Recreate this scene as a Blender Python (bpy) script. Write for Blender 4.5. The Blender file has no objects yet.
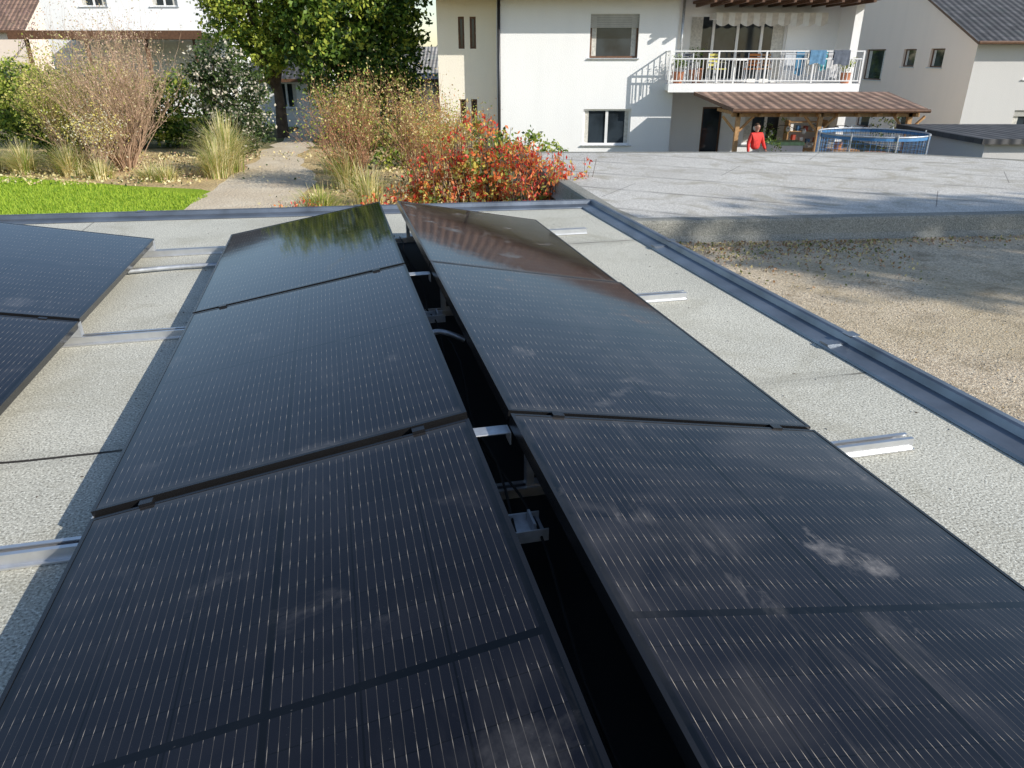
import bpy, math, random
from mathutils import Matrix, Vector
random.seed(7)
scn=bpy.context.scene
RAD=math.radians
YAW=RAD(13.42)
RF=Matrix.Rotation(YAW,4,'Z')     # frame of our garage roof relative to the neighbourhood

# ---------------------------------------------------------------- materials
def new_mat(name):
    m=bpy.data.materials.new(name); m.use_nodes=True
    nt=m.node_tree; b=nt.nodes['Principled BSDF']
    return m,nt,b
def simple(name,col,rough=.6,metal=0,var=.15,scale=8,bump=0,bscale=40,spec=.5):
    m,nt,b=new_mat(name); N=nt.nodes; L=nt.links
    b.inputs['Roughness'].default_value=rough; b.inputs['Metallic'].default_value=metal
    b.inputs['Specular IOR Level'].default_value=spec
    tc=N.new('ShaderNodeTexCoord')
    n=N.new('ShaderNodeTexNoise'); n.inputs['Scale'].default_value=scale; n.inputs['Detail'].default_value=5
    L.new(tc.outputs['Object'],n.inputs['Vector'])
    r=N.new('ShaderNodeValToRGB')
    r.color_ramp.elements[0].position=.3; r.color_ramp.elements[1].position=.7
    r.color_ramp.elements[0].color=[max(0,c*(1-var)) for c in col]+[1]
    r.color_ramp.elements[1].color=[min(1,c*(1+var)) for c in col]+[1]
    L.new(n.outputs['Fac'],r.inputs['Fac']); L.new(r.outputs['Color'],b.inputs['Base Color'])
    if bump:
        n2=N.new('ShaderNodeTexNoise'); n2.inputs['Scale'].default_value=bscale; n2.inputs['Detail'].default_value=4
        L.new(tc.outputs['Object'],n2.inputs['Vector'])
        bp=N.new('ShaderNodeBump'); bp.inputs['Strength'].default_value=bump; bp.inputs['Distance'].default_value=.02
        L.new(n2.outputs['Fac'],bp.inputs['Height']); L.new(bp.outputs['Normal'],b.inputs['Normal'])
    return m
def leafm(name,col,tr=.35):
    m,nt,b=new_mat(name); N=nt.nodes; L=nt.links
    b.inputs['Roughness'].default_value=.5; b.inputs['Base Color'].default_value=(*col,1)
    t=N.new('ShaderNodeBsdfTranslucent'); t.inputs['Color'].default_value=(*[min(1,c*1.3) for c in col],1)
    mx=N.new('ShaderNodeMixShader'); mx.inputs[0].default_value=tr
    L.new(b.outputs[0],mx.inputs[1]); L.new(t.outputs[0],mx.inputs[2])
    L.new(mx.outputs[0],N['Material Output'].inputs['Surface'])
    return m
class NB:
    """tiny node-math helper"""
    def __init__(s,nt): s.nt=nt
    def m(s,op,a,b=None,c=None):
        n=s.nt.nodes.new('ShaderNodeMath'); n.operation=op
        for i,v in enumerate((a,b,c)):
            if v is None: continue
            if isinstance(v,(int,float)): n.inputs[i].default_value=v
            else: s.nt.links.new(v,n.inputs[i])
        return n.outputs[0]
    def mix(s,f,a,b):
        n=s.nt.nodes.new('ShaderNodeMix'); n.data_type='RGBA'
        for i,v in ((0,f),(6,a),(7,b)):
            if isinstance(v,(int,float)): n.inputs[i].default_value=v
            elif isinstance(v,tuple): n.inputs[i].default_value=(*v,1)
            else: s.nt.links.new(v,n.inputs[i])
        return n.outputs[2]
    def noise(s,vec,scale,detail=4,dist=0,rough=.5):
        n=s.nt.nodes.new('ShaderNodeTexNoise'); n.inputs['Scale'].default_value=scale
        n.inputs['Detail'].default_value=detail; n.inputs['Distortion'].default_value=dist; n.inputs['Roughness'].default_value=rough
        s.nt.links.new(vec,n.inputs['Vector']); return n.outputs['Fac']
    def mapr(s,f,a,b,c=0,d=1):
        n=s.nt.nodes.new('ShaderNodeMapRange'); s.nt.links.new(f,n.inputs[0])
        for i,v in enumerate((a,b,c,d)): n.inputs[i+1].default_value=v
        return n.outputs[0]

def solar_mat():
    m,nt,b=new_mat('solar_glass'); N=nt.nodes; L=nt.links; q=NB(nt)
    tc=N.new('ShaderNodeTexCoord'); sp=N.new('ShaderNodeSeparateXYZ'); L.new(tc.outputs['Object'],sp.inputs[0])
    x,y=sp.outputs[0],sp.outputs[1]
    p=.168/9
    fx=q.m('ABSOLUTE',q.m('SUBTRACT',q.m('FRACT',q.m('DIVIDE',x,p)),.5))
    wire=q.m('LESS_THAN',fx,.028)
    fy=q.m('ABSOLUTE',q.m('SUBTRACT',q.m('FRACT',q.m('DIVIDE',q.m('ADD',y,.0418),.0836)),.5))
    dash=q.mapr(fy,.24,.08,0,1)
    cell=N.new('ShaderNodeTexWhiteNoise'); cell.noise_dimensions='3D'
    cv=N.new('ShaderNodeCombineXYZ')
    L.new(q.m('FLOOR',q.m('DIVIDE',x,p)),cv.inputs[0]); L.new(q.m('FLOOR',q.m('DIVIDE',y,.0836)),cv.inputs[1])
    oi=N.new('ShaderNodeObjectInfo'); L.new(q.m('MULTIPLY',oi.outputs['Random'],50),cv.inputs[2])
    L.new(cv.outputs[0],cell.inputs['Vector'])
    dash=q.m('MULTIPLY',dash,q.mapr(cell.outputs['Value'],0,1,.1,1.3))
    wireamt=q.m('MULTIPLY',wire,q.m('ADD',.14,q.m('MULTIPLY',dash,.6)))
    gx=q.m('LESS_THAN',q.m('ABSOLUTE',x),.0065)
    gy=q.m('LESS_THAN',q.m('ABSOLUTE',y),.010)
    gb=q.m('GREATER_THAN',q.m('ABSOLUTE',x),.506)
    gc=q.m('GREATER_THAN',q.m('ABSOLUTE',y),.848)
    gap=q.m('MAXIMUM',q.m('MAXIMUM',gx,gy),q.m('MAXIMUM',gb,gc))
    cx=q.m('ABSOLUTE',q.m('SUBTRACT',q.m('FRACT',q.m('ADD',q.m('DIVIDE',x,.168),.5)),.5))
    thin=q.m('MAXIMUM',q.m('LESS_THAN',cx,.012),q.m('LESS_THAN',fy,.014))
    wireamt=q.m('MULTIPLY',wireamt,q.m('SUBTRACT',1,gap))
    c2=N.new('ShaderNodeTexWhiteNoise'); cv2=N.new('ShaderNodeCombineXYZ')
    L.new(q.m('FLOOR',q.m('DIVIDE',x,.168)),cv2.inputs[0]); L.new(q.m('FLOOR',q.m('DIVIDE',y,.0836)),cv2.inputs[1])
    L.new(oi.outputs['Random'],cv2.inputs[2]); L.new(cv2.outputs[0],c2.inputs['Vector'])
    col=q.mix(c2.outputs['Value'],(.0055,.0055,.0085),(.0085,.0085,.0125))
    col=q.mix(thin,col,(.0015,.0015,.002)); col=q.mix(gap,col,(.0003,.0003,.0004))
    col=q.mix(wireamt,col,(.50,.43,.35))
    vo=N.new('ShaderNodeVectorMath'); vo.operation='ADD'; L.new(tc.outputs['Object'],vo.inputs[0])
    cv3=N.new('ShaderNodeCombineXYZ')
    L.new(q.m('MULTIPLY',oi.outputs['Random'],37),cv3.inputs[0]); L.new(q.m('MULTIPLY',oi.outputs['Random'],91),cv3.inputs[1]); L.new(cv3.outputs[0],vo.inputs[1])
    v=vo.outputs[0]
    oc=N.new('ShaderNodeSeparateColor'); L.new(oi.outputs['Color'],oc.inputs[0]); soil=oc.outputs[0]   # how dirty this panel is
    d1=q.mapr(q.noise(v,2.2,5,1.2),.46,.75,0,.07)
    mp=N.new('ShaderNodeMapping'); mp.inputs['Scale'].default_value=(9,2.6,1); mp.inputs['Rotation'].default_value=(0,0,.7); L.new(v,mp.inputs['Vector'])
    d2=q.m('MULTIPLY',q.mapr(q.noise(mp.outputs[0],1,6,1.4,.62),.52,.74,0,.16),q.mapr(q.noise(v,1.7,2),.45,.62))
    d3=q.m('MULTIPLY',q.mapr(q.noise(v,3.4,7,.3,.6),.60,.70,0,.5),q.mapr(q.noise(v,22,4,0,.7),.3,.7,.3,1))
    spk=q.mapr(q.noise(v,140,2),.72,.8,0,.10)
    lo=q.m('MULTIPLY',q.mapr(q.m('ABSOLUTE',y),.82,.87),.07)
    dust=q.m('ADD',q.m('MULTIPLY',q.m('ADD',q.m('ADD',d1,d2),d3),soil),q.m('ADD',q.m('ADD',lo,spk),.001))
    dust=q.m('MINIMUM',dust,.5)
    col=q.mix(dust,col,(.52,.48,.46))
    L.new(col,b.inputs['Base Color'])
    L.new(q.m('ADD',.05,q.m('MULTIPLY',dust,.9)),b.inputs['Roughness'])
    b.inputs['IOR'].default_value=1.46
    bp=N.new('ShaderNodeBump'); bp.inputs['Strength'].default_value=.05; bp.inputs['Distance'].default_value=.004
    L.new(q.noise(v,5,2),bp.inputs['Height']); L.new(bp.outputs[0],b.inputs['Normal'])
    return m

def felt_mat(name,c0,c1,seam_pitch=None,seam_off=0,rot=0,damp=.35):
    m,nt,b=new_mat(name); N=nt.nodes; L=nt.links; q=NB(nt)
    tc=N.new('ShaderNodeTexCoord'); v=tc.outputs['Object']
    if rot:
        mp=N.new('ShaderNodeMapping'); mp.inputs['Rotation'].default_value=(0,0,rot); L.new(v,mp.inputs['Vector']); v=mp.outputs[0]
    big=q.noise(v,.9,5,.4); fine=q.noise(v,130,4,0,.65); mid=q.noise(v,30,4,0,.7)
    col=q.mix(q.mapr(big,.3,.7),c0,c1)
    col=q.mix(q.mapr(mid,.38,.75,0,.4),col,tuple(c*.6 for c in c0))
    col=q.mix(q.mapr(fine,.53,.66,0,.8),col,tuple(min(1,c*1.55) for c in c1))
    col=q.mix(q.mapr(fine,.48,.36,0,.85),col,tuple(c*.28 for c in c0))
    st=q.mapr(q.noise(v,2.1,7,1.2,.6),.5,.68,0,damp)
    col=q.mix(st,col,(c0[0]*.68,c0[1]*.65,c0[2]*.55))
    if seam_pitch:
        sp=N.new('ShaderNodeSeparateXYZ'); L.new(v,sp.inputs[0])
        yy=q.m('ADD',sp.outputs[1],q.m('MULTIPLY',q.noise(v,3,3),.03))
        fr=q.m('ABSOLUTE',q.m('SUBTRACT',q.m('FRACT',q.m('DIVIDE',q.m('ADD',yy,seam_off),seam_pitch)),.5))
        s=q.m('MULTIPLY',q.m('LESS_THAN',fr,.008/seam_pitch),q.mapr(q.noise(v,1.5,3),.42,.58,.12,1))
        lap=q.mapr(fr,.05/seam_pitch,.07/seam_pitch,.25,0); col=q.mix(lap,col,tuple(c*.62 for c in c0))
        col=q.mix(s,col,(.045,.04,.035))
        xx=q.m('ADD',sp.outputs[0],q.m('MULTIPLY',q.m('FLOOR',q.m('DIVIDE',q.m('ADD',yy,seam_off),seam_pitch)),2.3))
        fr2=q.m('ABSOLUTE',q.m('SUBTRACT',q.m('FRACT',q.m('DIVIDE',xx,5.3)),.5))
        col=q.mix(q.m('MULTIPLY',q.m('LESS_THAN',fr2,.0011),.55),col,(.08,.07,.06))
    L.new(col,b.inputs['Base Color']); b.inputs['Roughness'].default_value=.85; b.inputs['Specular IOR Level'].default_value=.25
    bp=N.new('ShaderNodeBump'); bp.inputs['Strength'].default_value=.6; bp.inputs['Distance'].default_value=.004
    L.new(q.m('ADD',fine,q.m('MULTIPLY',big,3)),bp.inputs['Height']); L.new(bp.outputs[0],b.inputs['Normal'])
    return m
def gravel_mat():
    m,nt,b=new_mat('gravel_bed'); N=nt.nodes; L=nt.links; q=NB(nt)
    tc=N.new('ShaderNodeTexCoord'); v=tc.outputs['Object']
    vo=N.new('ShaderNodeTexVoronoi'); vo.inputs['Scale'].default_value=95; L.new(v,vo.inputs['Vector'])
    vc=N.new('ShaderNodeSeparateXYZ'); L.new(vo.outputs['Color'],vc.inputs[0])
    col=q.mix(vc.outputs[0],(.44,.34,.23),(.88,.75,.56))
    col=q.mix(q.mapr(q.noise(v,1.1,6,.5),.42,.62,0,.5),col,(.52,.42,.26))
    col=q.mix(q.mapr(q.noise(v,4,8,.6,.7),.5,.7,0,.7),col,(.24,.18,.10))
    L.new(col,b.inputs['Base Color']); b.inputs['Roughness'].default_value=.9
    bp=N.new('ShaderNodeBump'); bp.inputs['Strength'].default_value=.8; bp.inputs['Distance'].default_value=.012
    L.new(q.m('ADD',q.m('MULTIPLY',vo.outputs['Distance'],-.6),q.m('MULTIPLY',q.noise(v,60,5,0,.7),2)),bp.inputs['Height']); L.new(bp.outputs[0],b.inputs['Normal'])
    return m
def tile_mat(name,c,pitch=.3):
    m,nt,b=new_mat(name); N=nt.nodes; L=nt.links; q=NB(nt)
    tc=N.new('ShaderNodeTexCoord'); v=tc.outputs['Object']; sp=N.new('ShaderNodeSeparateXYZ'); L.new(v,sp.inputs[0])
    fx=q.m('FRACT',q.m('DIVIDE',sp.outputs[0],pitch)); fy=q.m('FRACT',q.m('DIVIDE',sp.outputs[1],.34))
    hx=q.m('SINE',q.m('MULTIPLY',fx,6.2832))
    wn=N.new('ShaderNodeTexWhiteNoise'); cv=N.new('ShaderNodeCombineXYZ')
    L.new(q.m('FLOOR',q.m('DIVIDE',sp.outputs[0],pitch)),cv.inputs[0]); L.new(q.m('FLOOR',q.m('DIVIDE',sp.outputs[1],.34)),cv.inputs[1]); L.new(cv.outputs[0],wn.inputs['Vector'])
    col=q.mix(wn.outputs['Value'],tuple(k*.7 for k in c),tuple(k*1.3 for k in c))
    col=q.mix(q.mapr(hx,-.5,-1,0,.6),col,tuple(k*.3 for k in c))
    col=q.mix(q.mapr(fy,.14,0,0,.85),col,tuple(k*.25 for k in c))
    col=q.mix(q.mapr(q.noise(v,2,5),.5,.8,0,.5),col,(c[0]*.9,c[1]*1.1,c[2]*1.0))
    L.new(col,b.inputs['Base Color']); b.inputs['Roughness'].default_value=.75
    bp=N.new('ShaderNodeBump'); bp.inputs['Strength'].default_value=.6; bp.inputs['Distance'].default_value=.03
    L.new(q.m('SUBTRACT',hx,q.m('MULTIPLY',fy,1)),bp.inputs['Height']); L.new(bp.outputs[0],b.inputs['Normal'])
    return m
def glass_mat(name,c=(.015,.02,.025)):
    m,nt,b=new_mat(name); q=NB(nt); tc=nt.nodes.new('ShaderNodeTexCoord')
    b.inputs['Roughness'].default_value=.04; b.inputs['IOR'].default_value=1.5
    nt.links.new(q.mix(q.mapr(q.noise(tc.outputs['Object'],1.2,3),.4,.6),c,tuple(k*2.5 for k in c)),b.inputs['Base Color'])
    return m
def plaster_mat(name,c):
    m,nt,b=new_mat(name); N=nt.nodes; L=nt.links; q=NB(nt); tc=N.new('ShaderNodeTexCoord'); v=tc.outputs['Object']
    mp=N.new('ShaderNodeMapping'); mp.inputs['Scale'].default_value=(1.5,1.5,.25); L.new(v,mp.inputs['Vector'])
    st=q.mapr(q.noise(mp.outputs[0],1.2,6,.3),.45,.8,0,.15)
    col=q.mix(st,c,tuple(k*.78 for k in c)); col=q.mix(q.mapr(q.noise(v,25,4,0,.7),.45,.7,0,.14),col,tuple(k*.78 for k in c))
    L.new(col,b.inputs['Base Color']); b.inputs['Roughness'].default_value=.9; b.inputs['Specular IOR Level'].default_value=.2
    bp=N.new('ShaderNodeBump'); bp.inputs['Strength'].default_value=.4; bp.inputs['Distance'].default_value=.02
    L.new(q.noise(v,35,4),bp.inputs['Height']); L.new(bp.outputs[0],b.inputs['Normal'])
    return m
def ground_mat(name,cols,scale=.7,fine=30,bump=.4):
    m,nt,b=new_mat(name); N=nt.nodes; L=nt.links; q=NB(nt); tc=N.new('ShaderNodeTexCoord'); v=tc.outputs['Object']
    col=q.mix(q.mapr(q.noise(v,scale,5,.5),.35,.65),cols[0],cols[1])
    col=q.mix(q.mapr(q.noise(v,fine,4,0,.7),.45,.7,0,.8),col,cols[2])
    L.new(col,b.inputs['Base Color']); b.inputs['Roughness'].default_value=.95; b.inputs['Specular IOR Level'].default_value=.1
    bp=N.new('ShaderNodeBump'); bp.inputs['Strength'].default_value=bump; bp.inputs['Distance'].default_value=.05
    L.new(q.noise(v,fine,4),bp.inputs['Height']); L.new(bp.outputs[0],b.inputs['Normal'])
    return m

M_solar=solar_mat()
M_frame=simple('black_anodised',(.04,.04,.043),.24,.75,.1)
M_alu=simple('mill_aluminium',(.66,.67,.69),.38,.85,.08,20)
M_galv=simple('galvanised',(.55,.57,.6),.45,.6,.2,30)
M_zinc=simple('zinc_flashing',(.21,.235,.27),.34,.65,.28,4,.15,9)
M_felt=felt_mat('roof_felt',(.50,.485,.415),(.70,.675,.575),seam_pitch=2.6,seam_off=.02+1.3-2.53)
M_felt2=felt_mat('old_roof_felt',(.54,.51,.46),(.72,.69,.63),seam_pitch=1.02,rot=.5,damp=.75)
M_feltshade=felt_mat('felt_upstand_shaded',(.25,.25,.22),(.36,.35,.31))  # darker felt: shade on the neighbour roof's lip put into the colour
M_grav=gravel_mat()
M_plw=plaster_mat('white_render',(.93,.93,.93)); M_plc=plaster_mat('cream_render',(.93,.79,.68)); M_ply=plaster_mat('ivory_render',(.92,.86,.74)); M_plg=plaster_mat('grey_and_shaded_render',(.62,.61,.60))
M_conc=simple('concrete',(.3,.29,.27),.9,0,.2,3,.4,40)
M_white=simple('white_frame',(.84,.84,.84),.4,0,.03)
M_brown=simple('brown_wood',(.13,.065,.035),.6,0,.3,12,.2,30)
M_wood=simple('pine_post',(.50,.29,.13),.6,0,.25,14,.2,40)
M_dark=simple('dark_interior',(.03,.028,.026),.8,0,.3,3)
M_glass=glass_mat('window_glass')
M_curt=simple('curtain',(.6,.58,.53),.9,0,.2,18)
M_blind=simple('roller_blind',(.46,.45,.42),.6,0,.1,5)
M_tileb=tile_mat('brown_tiles',(.27,.17,.125)); M_tiled=tile_mat('dark_tiles',(.08,.08,.085)); M_tileg=tile_mat('grey_corrugated',(.34,.32,.30),.18)
M_awn=simple('awning_fabric',(.82,.80,.76),.9,0,.08)
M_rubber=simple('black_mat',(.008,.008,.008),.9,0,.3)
M_blue=simple('blue_vinyl',(.07,.22,.46),.45,0,.15)
M_net=simple('black_net',(.03,.04,.06),.8)
M_bark=simple('bark',(.11,.08,.06),.9,0,.35,6,.6,25)
M_twig=simple('twigs',(.42,.28,.19),.8,0,.3,4); M_twig2=simple('red_twigs',(.42,.22,.13),.8,0,.3,4)
M_straw=leafm('straw',(.72,.60,.28),.3); M_straw2=leafm('straw_pale',(.84,.75,.46),.3); M_ggrass=leafm('green_blades',(.32,.40,.09),.4)
LG=[leafm('leaf_a',(.028,.06,.012)),leafm('leaf_b',(.07,.14,.022)),leafm('leaf_c',(.18,.28,.04)),leafm('leaf_y',(.42,.47,.07))]
LD=[leafm('laurel_a',(.025,.05,.018)),leafm('laurel_b',(.09,.14,.04)),leafm('blossom_w',(.74,.68,.56))]
LR=[leafm('photinia_red',(.70,.06,.04)),leafm('photinia_orange',(.82,.26,.08)),leafm('photinia_green',(.20,.27,.05)),leafm('photinia_yellow',(.62,.52,.11))]
LH=[leafm('hedge_y',(.44,.49,.09)),leafm('hedge_g',(.18,.27,.045)),leafm('hedge_d',(.045,.08,.02))]
M_grnd=ground_mat('ground_soil',[(.16,.15,.07),(.24,.20,.11),(.10,.12,.04)])
M_lawn=ground_mat('lawn_grass',[(.26,.40,.03),(.36,.47,.05),(.15,.24,.02)],.9,22,.8)
M_bed=ground_mat('dry_bed',[(.70,.54,.29),(.54,.40,.21),(.30,.22,.12)],1.4,14,1)
M_path=ground_mat('path_gravel',[(.78,.68,.53),(.66,.55,.41),(.46,.38,.27)],1.1,20,.6)

# ---------------------------------------------------------------- mesh builder
class MB:
    def __init__(s): s.v=[];s.f=[];s.m=[]
    def face(s,pts,mi=0):
        n=len(s.v); s.v.extend(tuple(p) for p in pts); s.f.append(tuple(range(n,n+len(pts)))); s.m.append(mi)
    def box(s,x0,x1,y0,y1,z0,z1,mi=0,T=None):
        P=[Vector((x,y,z)) for z in (z0,z1) for y in (y0,y1) for x in (x0,x1)]
        if T is not None: P=[T@p for p in P]
        n=len(s.v); s.v.extend(tuple(p) for p in P)
        for a in ((0,2,3,1),(4,5,7,6),(0,1,5,4),(2,6,7,3),(0,4,6,2),(1,3,7,5)):
            s.f.append(tuple(n+i for i in a)); s.m.append(mi)
    def tube(s,pts,rads,sides=5,mi=0,cap=True):
        pts=[Vector(p) for p in pts]; rings=[]
        for i,p in enumerate(pts):
            d=(pts[min(i+1,len(pts)-1)]-pts[max(i-1,0)])
            if d.length<1e-6: d=Vector((0,0,1))
            d.normalize(); a=d.cross(Vector((.31,.17,.93)))
            if a.length<.05: a=d.cross(Vector((1,0,0)))
            a.normalize(); b=d.cross(a); n=len(s.v)
            r=rads[i] if isinstance(rads,(list,tuple)) else rads
            for k in range(sides):
                t=2*math.pi*k/sides; s.v.append(tuple(p+a*math.cos(t)*r+b*math.sin(t)*r))
            rings.append(n)
        for i in range(len(rings)-1):
            for k in range(sides):
                k2=(k+1)%sides
                s.f.append((rings[i]+k,rings[i]+k2,rings[i+1]+k2,rings[i+1]+k)); s.m.append(mi)
        if cap and sides>2:
            s.f.append(tuple(rings[0]+k for k in range(sides))[::-1]); s.m.append(mi)
            s.f.append(tuple(rings[-1]+k for k in range(sides))); s.m.append(mi)
    def leaf(s,p,size,mi,up=.0,asp=.6):
        d=Vector((random.gauss(0,1),random.gauss(0,1),random.gauss(0,1)+up)).normalized()
        a=d.cross(Vector((random.gauss(0,1),random.gauss(0,1),random.gauss(0,1)))).normalized()
        h=d*size*.5; w=a*size*.5*asp; p=Vector(p)
        s.face([p-h,p+w,p+h,p-w],mi)
    def build(s,name,mats,parent=None,mw=None,smooth=False):
        me=bpy.data.meshes.new(name); me.from_pydata(s.v,[],s.f)
        for m in mats: me.materials.append(m)
        me.polygons.foreach_set('material_index',s.m)
        if smooth: me.polygons.foreach_set('use_smooth',[True]*len(s.f))
        me.update(); o=bpy.data.objects.new(name,me); scn.collection.objects.link(o)
        if parent: o.parent=parent
        if mw is not None: o.matrix_world=mw
        return o
def empty(name,mw=None):
    o=bpy.data.objects.new(name,None); scn.collection.objects.link(o); o.empty_display_size=.2
    if mw is not None: o.matrix_world=mw
    return o
def bevel(o,w=.004,seg=2):
    b=o.modifiers.new('b','BEVEL'); b.width=w; b.segments=seg; b.limit_method='ANGLE'

# ---------------------------------------------------------------- our garage roof (roof frame)
RX=2.33
outer=[(RX,-3.5),(RX,6.52),(-4.6,7.12),(-4.6,-3.5)]
def poly_block(name,poly,z0,z1,mats,mw=None,parent=None):
    b=MB(); n=len(poly)
    b.face([(x,y,z1) for x,y in poly],0)
    for i in range(n):
        p,q_=poly[i],poly[(i+1)%n]
        if len(mats)>2:
            b.face([(p[0],p[1],z1-.42),(q_[0],q_[1],z1-.42),(q_[0],q_[1],z1),(p[0],p[1],z1)],2)
            b.face([(p[0],p[1],z0),(q_[0],q_[1],z0),(q_[0],q_[1],z1-.42),(p[0],p[1],z1-.42)],1)
        else: b.face([(p[0],p[1],z0),(q_[0],q_[1],z0),(q_[0],q_[1],z1),(p[0],p[1],z1)],1 if len(mats)>1 else 0)
    return b.build(name,mats,parent,mw)
garage=empty('flat_roof_garage')
poly_block('roof_deck_and_walls',[(x*.999 if x>0 else x,y-.003) for x,y in outer],-3.05,0,[M_felt,M_conc],RF,garage)
def sweep(name,path,prof,mats,mw=None,parent=None,closed=False):
    b=MB(); P=[Vector((x,y)) for x,y in path]; n=len(P); dirs=[]
    for i in range(n):
        a=(P[i]-P[i-1]).normalized() if (i>0 or closed) else None
        c=(P[(i+1)%n]-P[i]).normalized() if (i<n-1 or closed) else None
        na=Vector((-a.y,a.x)) if a else None; nc=Vector((-c.y,c.x)) if c else None
        if na is None: m=nc
        elif nc is None: m=na
        else:
            m=(na+nc).normalized(); m=m/max(.3,m.dot(na))
        dirs.append(m)
    for j in range(len(prof)-1):
        for i in range(n-1 if not closed else n):
            k=(i+1)%n
            def pt(i,j): q_=P[i]+dirs[i]*prof[j][0]; return (q_.x,q_.y,prof[j][1])
            b.face([pt(i,j),pt(k,j),pt(k,j+1),pt(i,j+1)],0)
    return b.build(name,mats,parent,mw)
prof=[(.160,.003),(.155,.014),(.135,.016),(.055,.024),(.045,.052),(.034,.058),(.006,.056),(-.006,.048),(-.008,-.12),(-.02,-.135)]
sweep('edge_flashing',outer,prof,[M_zinc],RF,garage,closed=True)
b=MB()
for yy in (-1.2,.8,2.8,4.8):
    b.box(RX-.157,RX-.05,yy-.03,yy+.03,.016,.0265)
    b.box(RX-.05,RX+.010,yy-.03,yy+.03,.0575,.0600)
for xx in (-3.4,-1.6,.2):
    t=(2.33-xx)/6.93; yy=6.52+.6*t
    b.box(xx-.03,xx+.03,yy-.05,yy+.010,.0575,.0600)
b.build('flashing_joint_cover',[M_zinc],garage,RF)

# ---------------------------------------------------------------- solar panels
W,LN,TH=1.055,1.755,.035
TILT=RAD(10)
def panel_mesh():
    b=MB(); f=.011
    b.face([(-W/2+f,-LN/2+f,-.0015),(W/2-f,-LN/2+f,-.0015),(W/2-f,LN/2-f,-.0015),(-W/2+f,LN/2-f,-.0015)],0)
    b.box(-W/2,-W/2+f,-LN/2,LN/2,-TH,0,1); b.box(W/2-f,W/2,-LN/2,LN/2,-TH,0,1)
    b.box(-W/2+f,W/2-f,-LN/2,-LN/2+f,-TH,-.0003,1); b.box(-W/2+f,W/2-f,LN/2-f,LN/2,-TH,-.0003,1)
    b.face([(-W/2+f,-LN/2+f,-.008),(-W/2+f,LN/2-f,-.008),(W/2-f,LN/2-f,-.008),(W/2-f,-LN/2+f,-.008)],1)
    b.box(-.05,.05,-.04,.04,-.03,-.0082,1)
    me=b.build('solar_panel_tmp',[M_solar,M_frame]); d=me.data; bpy.data.objects.remove(me); d.name='solar_panel'; return d
pm=panel_mesh()
HZ=W*math.cos(TILT)
rows=[(.318-HZ/2,-1),(.445+HZ/2,1),(-1.22-HZ/2,1),(-1.22-HZ-.127-HZ/2,-1)]
PY=[5.43-1.775*i-LN/2 for i in range(4)]
for ri,(cx,s) in enumerate(rows):
    for pi,y in enumerate(PY):
        o=bpy.data.objects.new('solar_panel',pm); scn.collection.objects.link(o)
        g=1.0 if (ri==1 and pi>=2) else (.5 if ri==1 else .22)
        o.color=(g,g,g,1)
        jit=random.uniform(-.0015,.0015)
        o.matrix_world=RF@Matrix.Translation((cx,y,.21+jit))@Matrix.Rotation(TILT*s+random.uniform(-.003,.003),4,'Y')@Matrix.Rotation(random.uniform(-.006,.006),4,'X')@Matrix.Rotation(random.uniform(-.001,.001),4,'Z')
JY=[5.40,3.665,1.89,.115,-1.62]
for y in JY:
    b=MB()
    x0,x1=-3.6,1.88
    for a,c,z0,z1 in ((-.024,-.020,.006,.042),(.020,.024,.006,.042),(-.024,.024,.002,.006),(-.020,-.009,.038,.042),(.009,.020,.038,.042),(-.036,-.024,.002,.008),(.024,.036,.002,.008),(-.003,.003,.006,.032)):
        b.box(x0,x1,y+a,y+c,z0,z1)
    b.build('mounting_rail',[M_alu],None,RF)
    b=MB()
    for cx,s in rows:
        hi=cx-s*HZ/2; lo=cx+s*HZ/2
        hx=hi+s*.06
        b.box(hx-.012,hx+.012,y-.016,y+.016,.042,.235)
        b.box(min(hx,hx+s*.10),max(hx,hx+s*.10),y-.018,y+.018,.042,.050)
        b.box(min(lo,lo-s*.07),max(lo,lo-s*.07),y-.022,y+.022,.0425,.088)
        b.box(min(lo,lo-s*.004),max(lo,lo-s*.004),y-.02,y+.02,.088,.108)
    b.build('panel_support',[M_galv],None,RF)
for y in JY[1:4]:
    b=MB()
    b.box(.325,.438,y-.026,y+.026,.238,.243); b.box(.320,.325,y-.026,y+.026,.20,.243); b.box(.438,.443,y-.026,y+.026,.20,.243)
    o=b.build('ridge_bracket',[M_galv],None,RF); bevel(o,.002)
for y in (1.55,3.30,):
    b=MB()
    b.box(.33,.455,y-.05,y+.05,.115,.119); b.box(.33,.455,y-.05,y-.046,.119,.15); b.box(.33,.455,y+.046,y+.05,.119,.14)
    b.box(.355,.362,y-.03,y+.04,.1192,.155); b.box(.42,.427,y-.03,y+.04,.1192,.155)
    o=b.build('ballast_bracket',[M_galv],None,RF)
for xc in (.3815,-2.305):  # black tray-like sheet added under each ridge gap so its shade stays black
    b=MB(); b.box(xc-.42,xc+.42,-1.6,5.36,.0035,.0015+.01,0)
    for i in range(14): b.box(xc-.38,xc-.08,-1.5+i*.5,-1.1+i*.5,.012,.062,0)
    b.build('gap_shade_sheet',[M_rubber],None,RF)
b=MB()
for k in range(3):
    pts=[(.36+.03*k+.02*math.sin(i*.9+k*2),-1.5+i*.17,.10+.03*math.sin(i*.7+k)) for i in range(41)]
    b.tube(pts,.004,5,0)
b.build('panel_cable',[M_rubber],None,RF,True)
b=MB()
n=260; pts=[]; rr=[]
for i in range(n):
    t=i/(n-1); pts.append((-1.30+.72*t,4.93+.05*math.sin(t*3.0),.022+.045*max(0,(t-.8))*3)); rr.append(.016 if i%2 else .0125)
b.tube(pts,rr,8,0); b.build('cable_conduit',[M_galv],None,RF,True)
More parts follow.
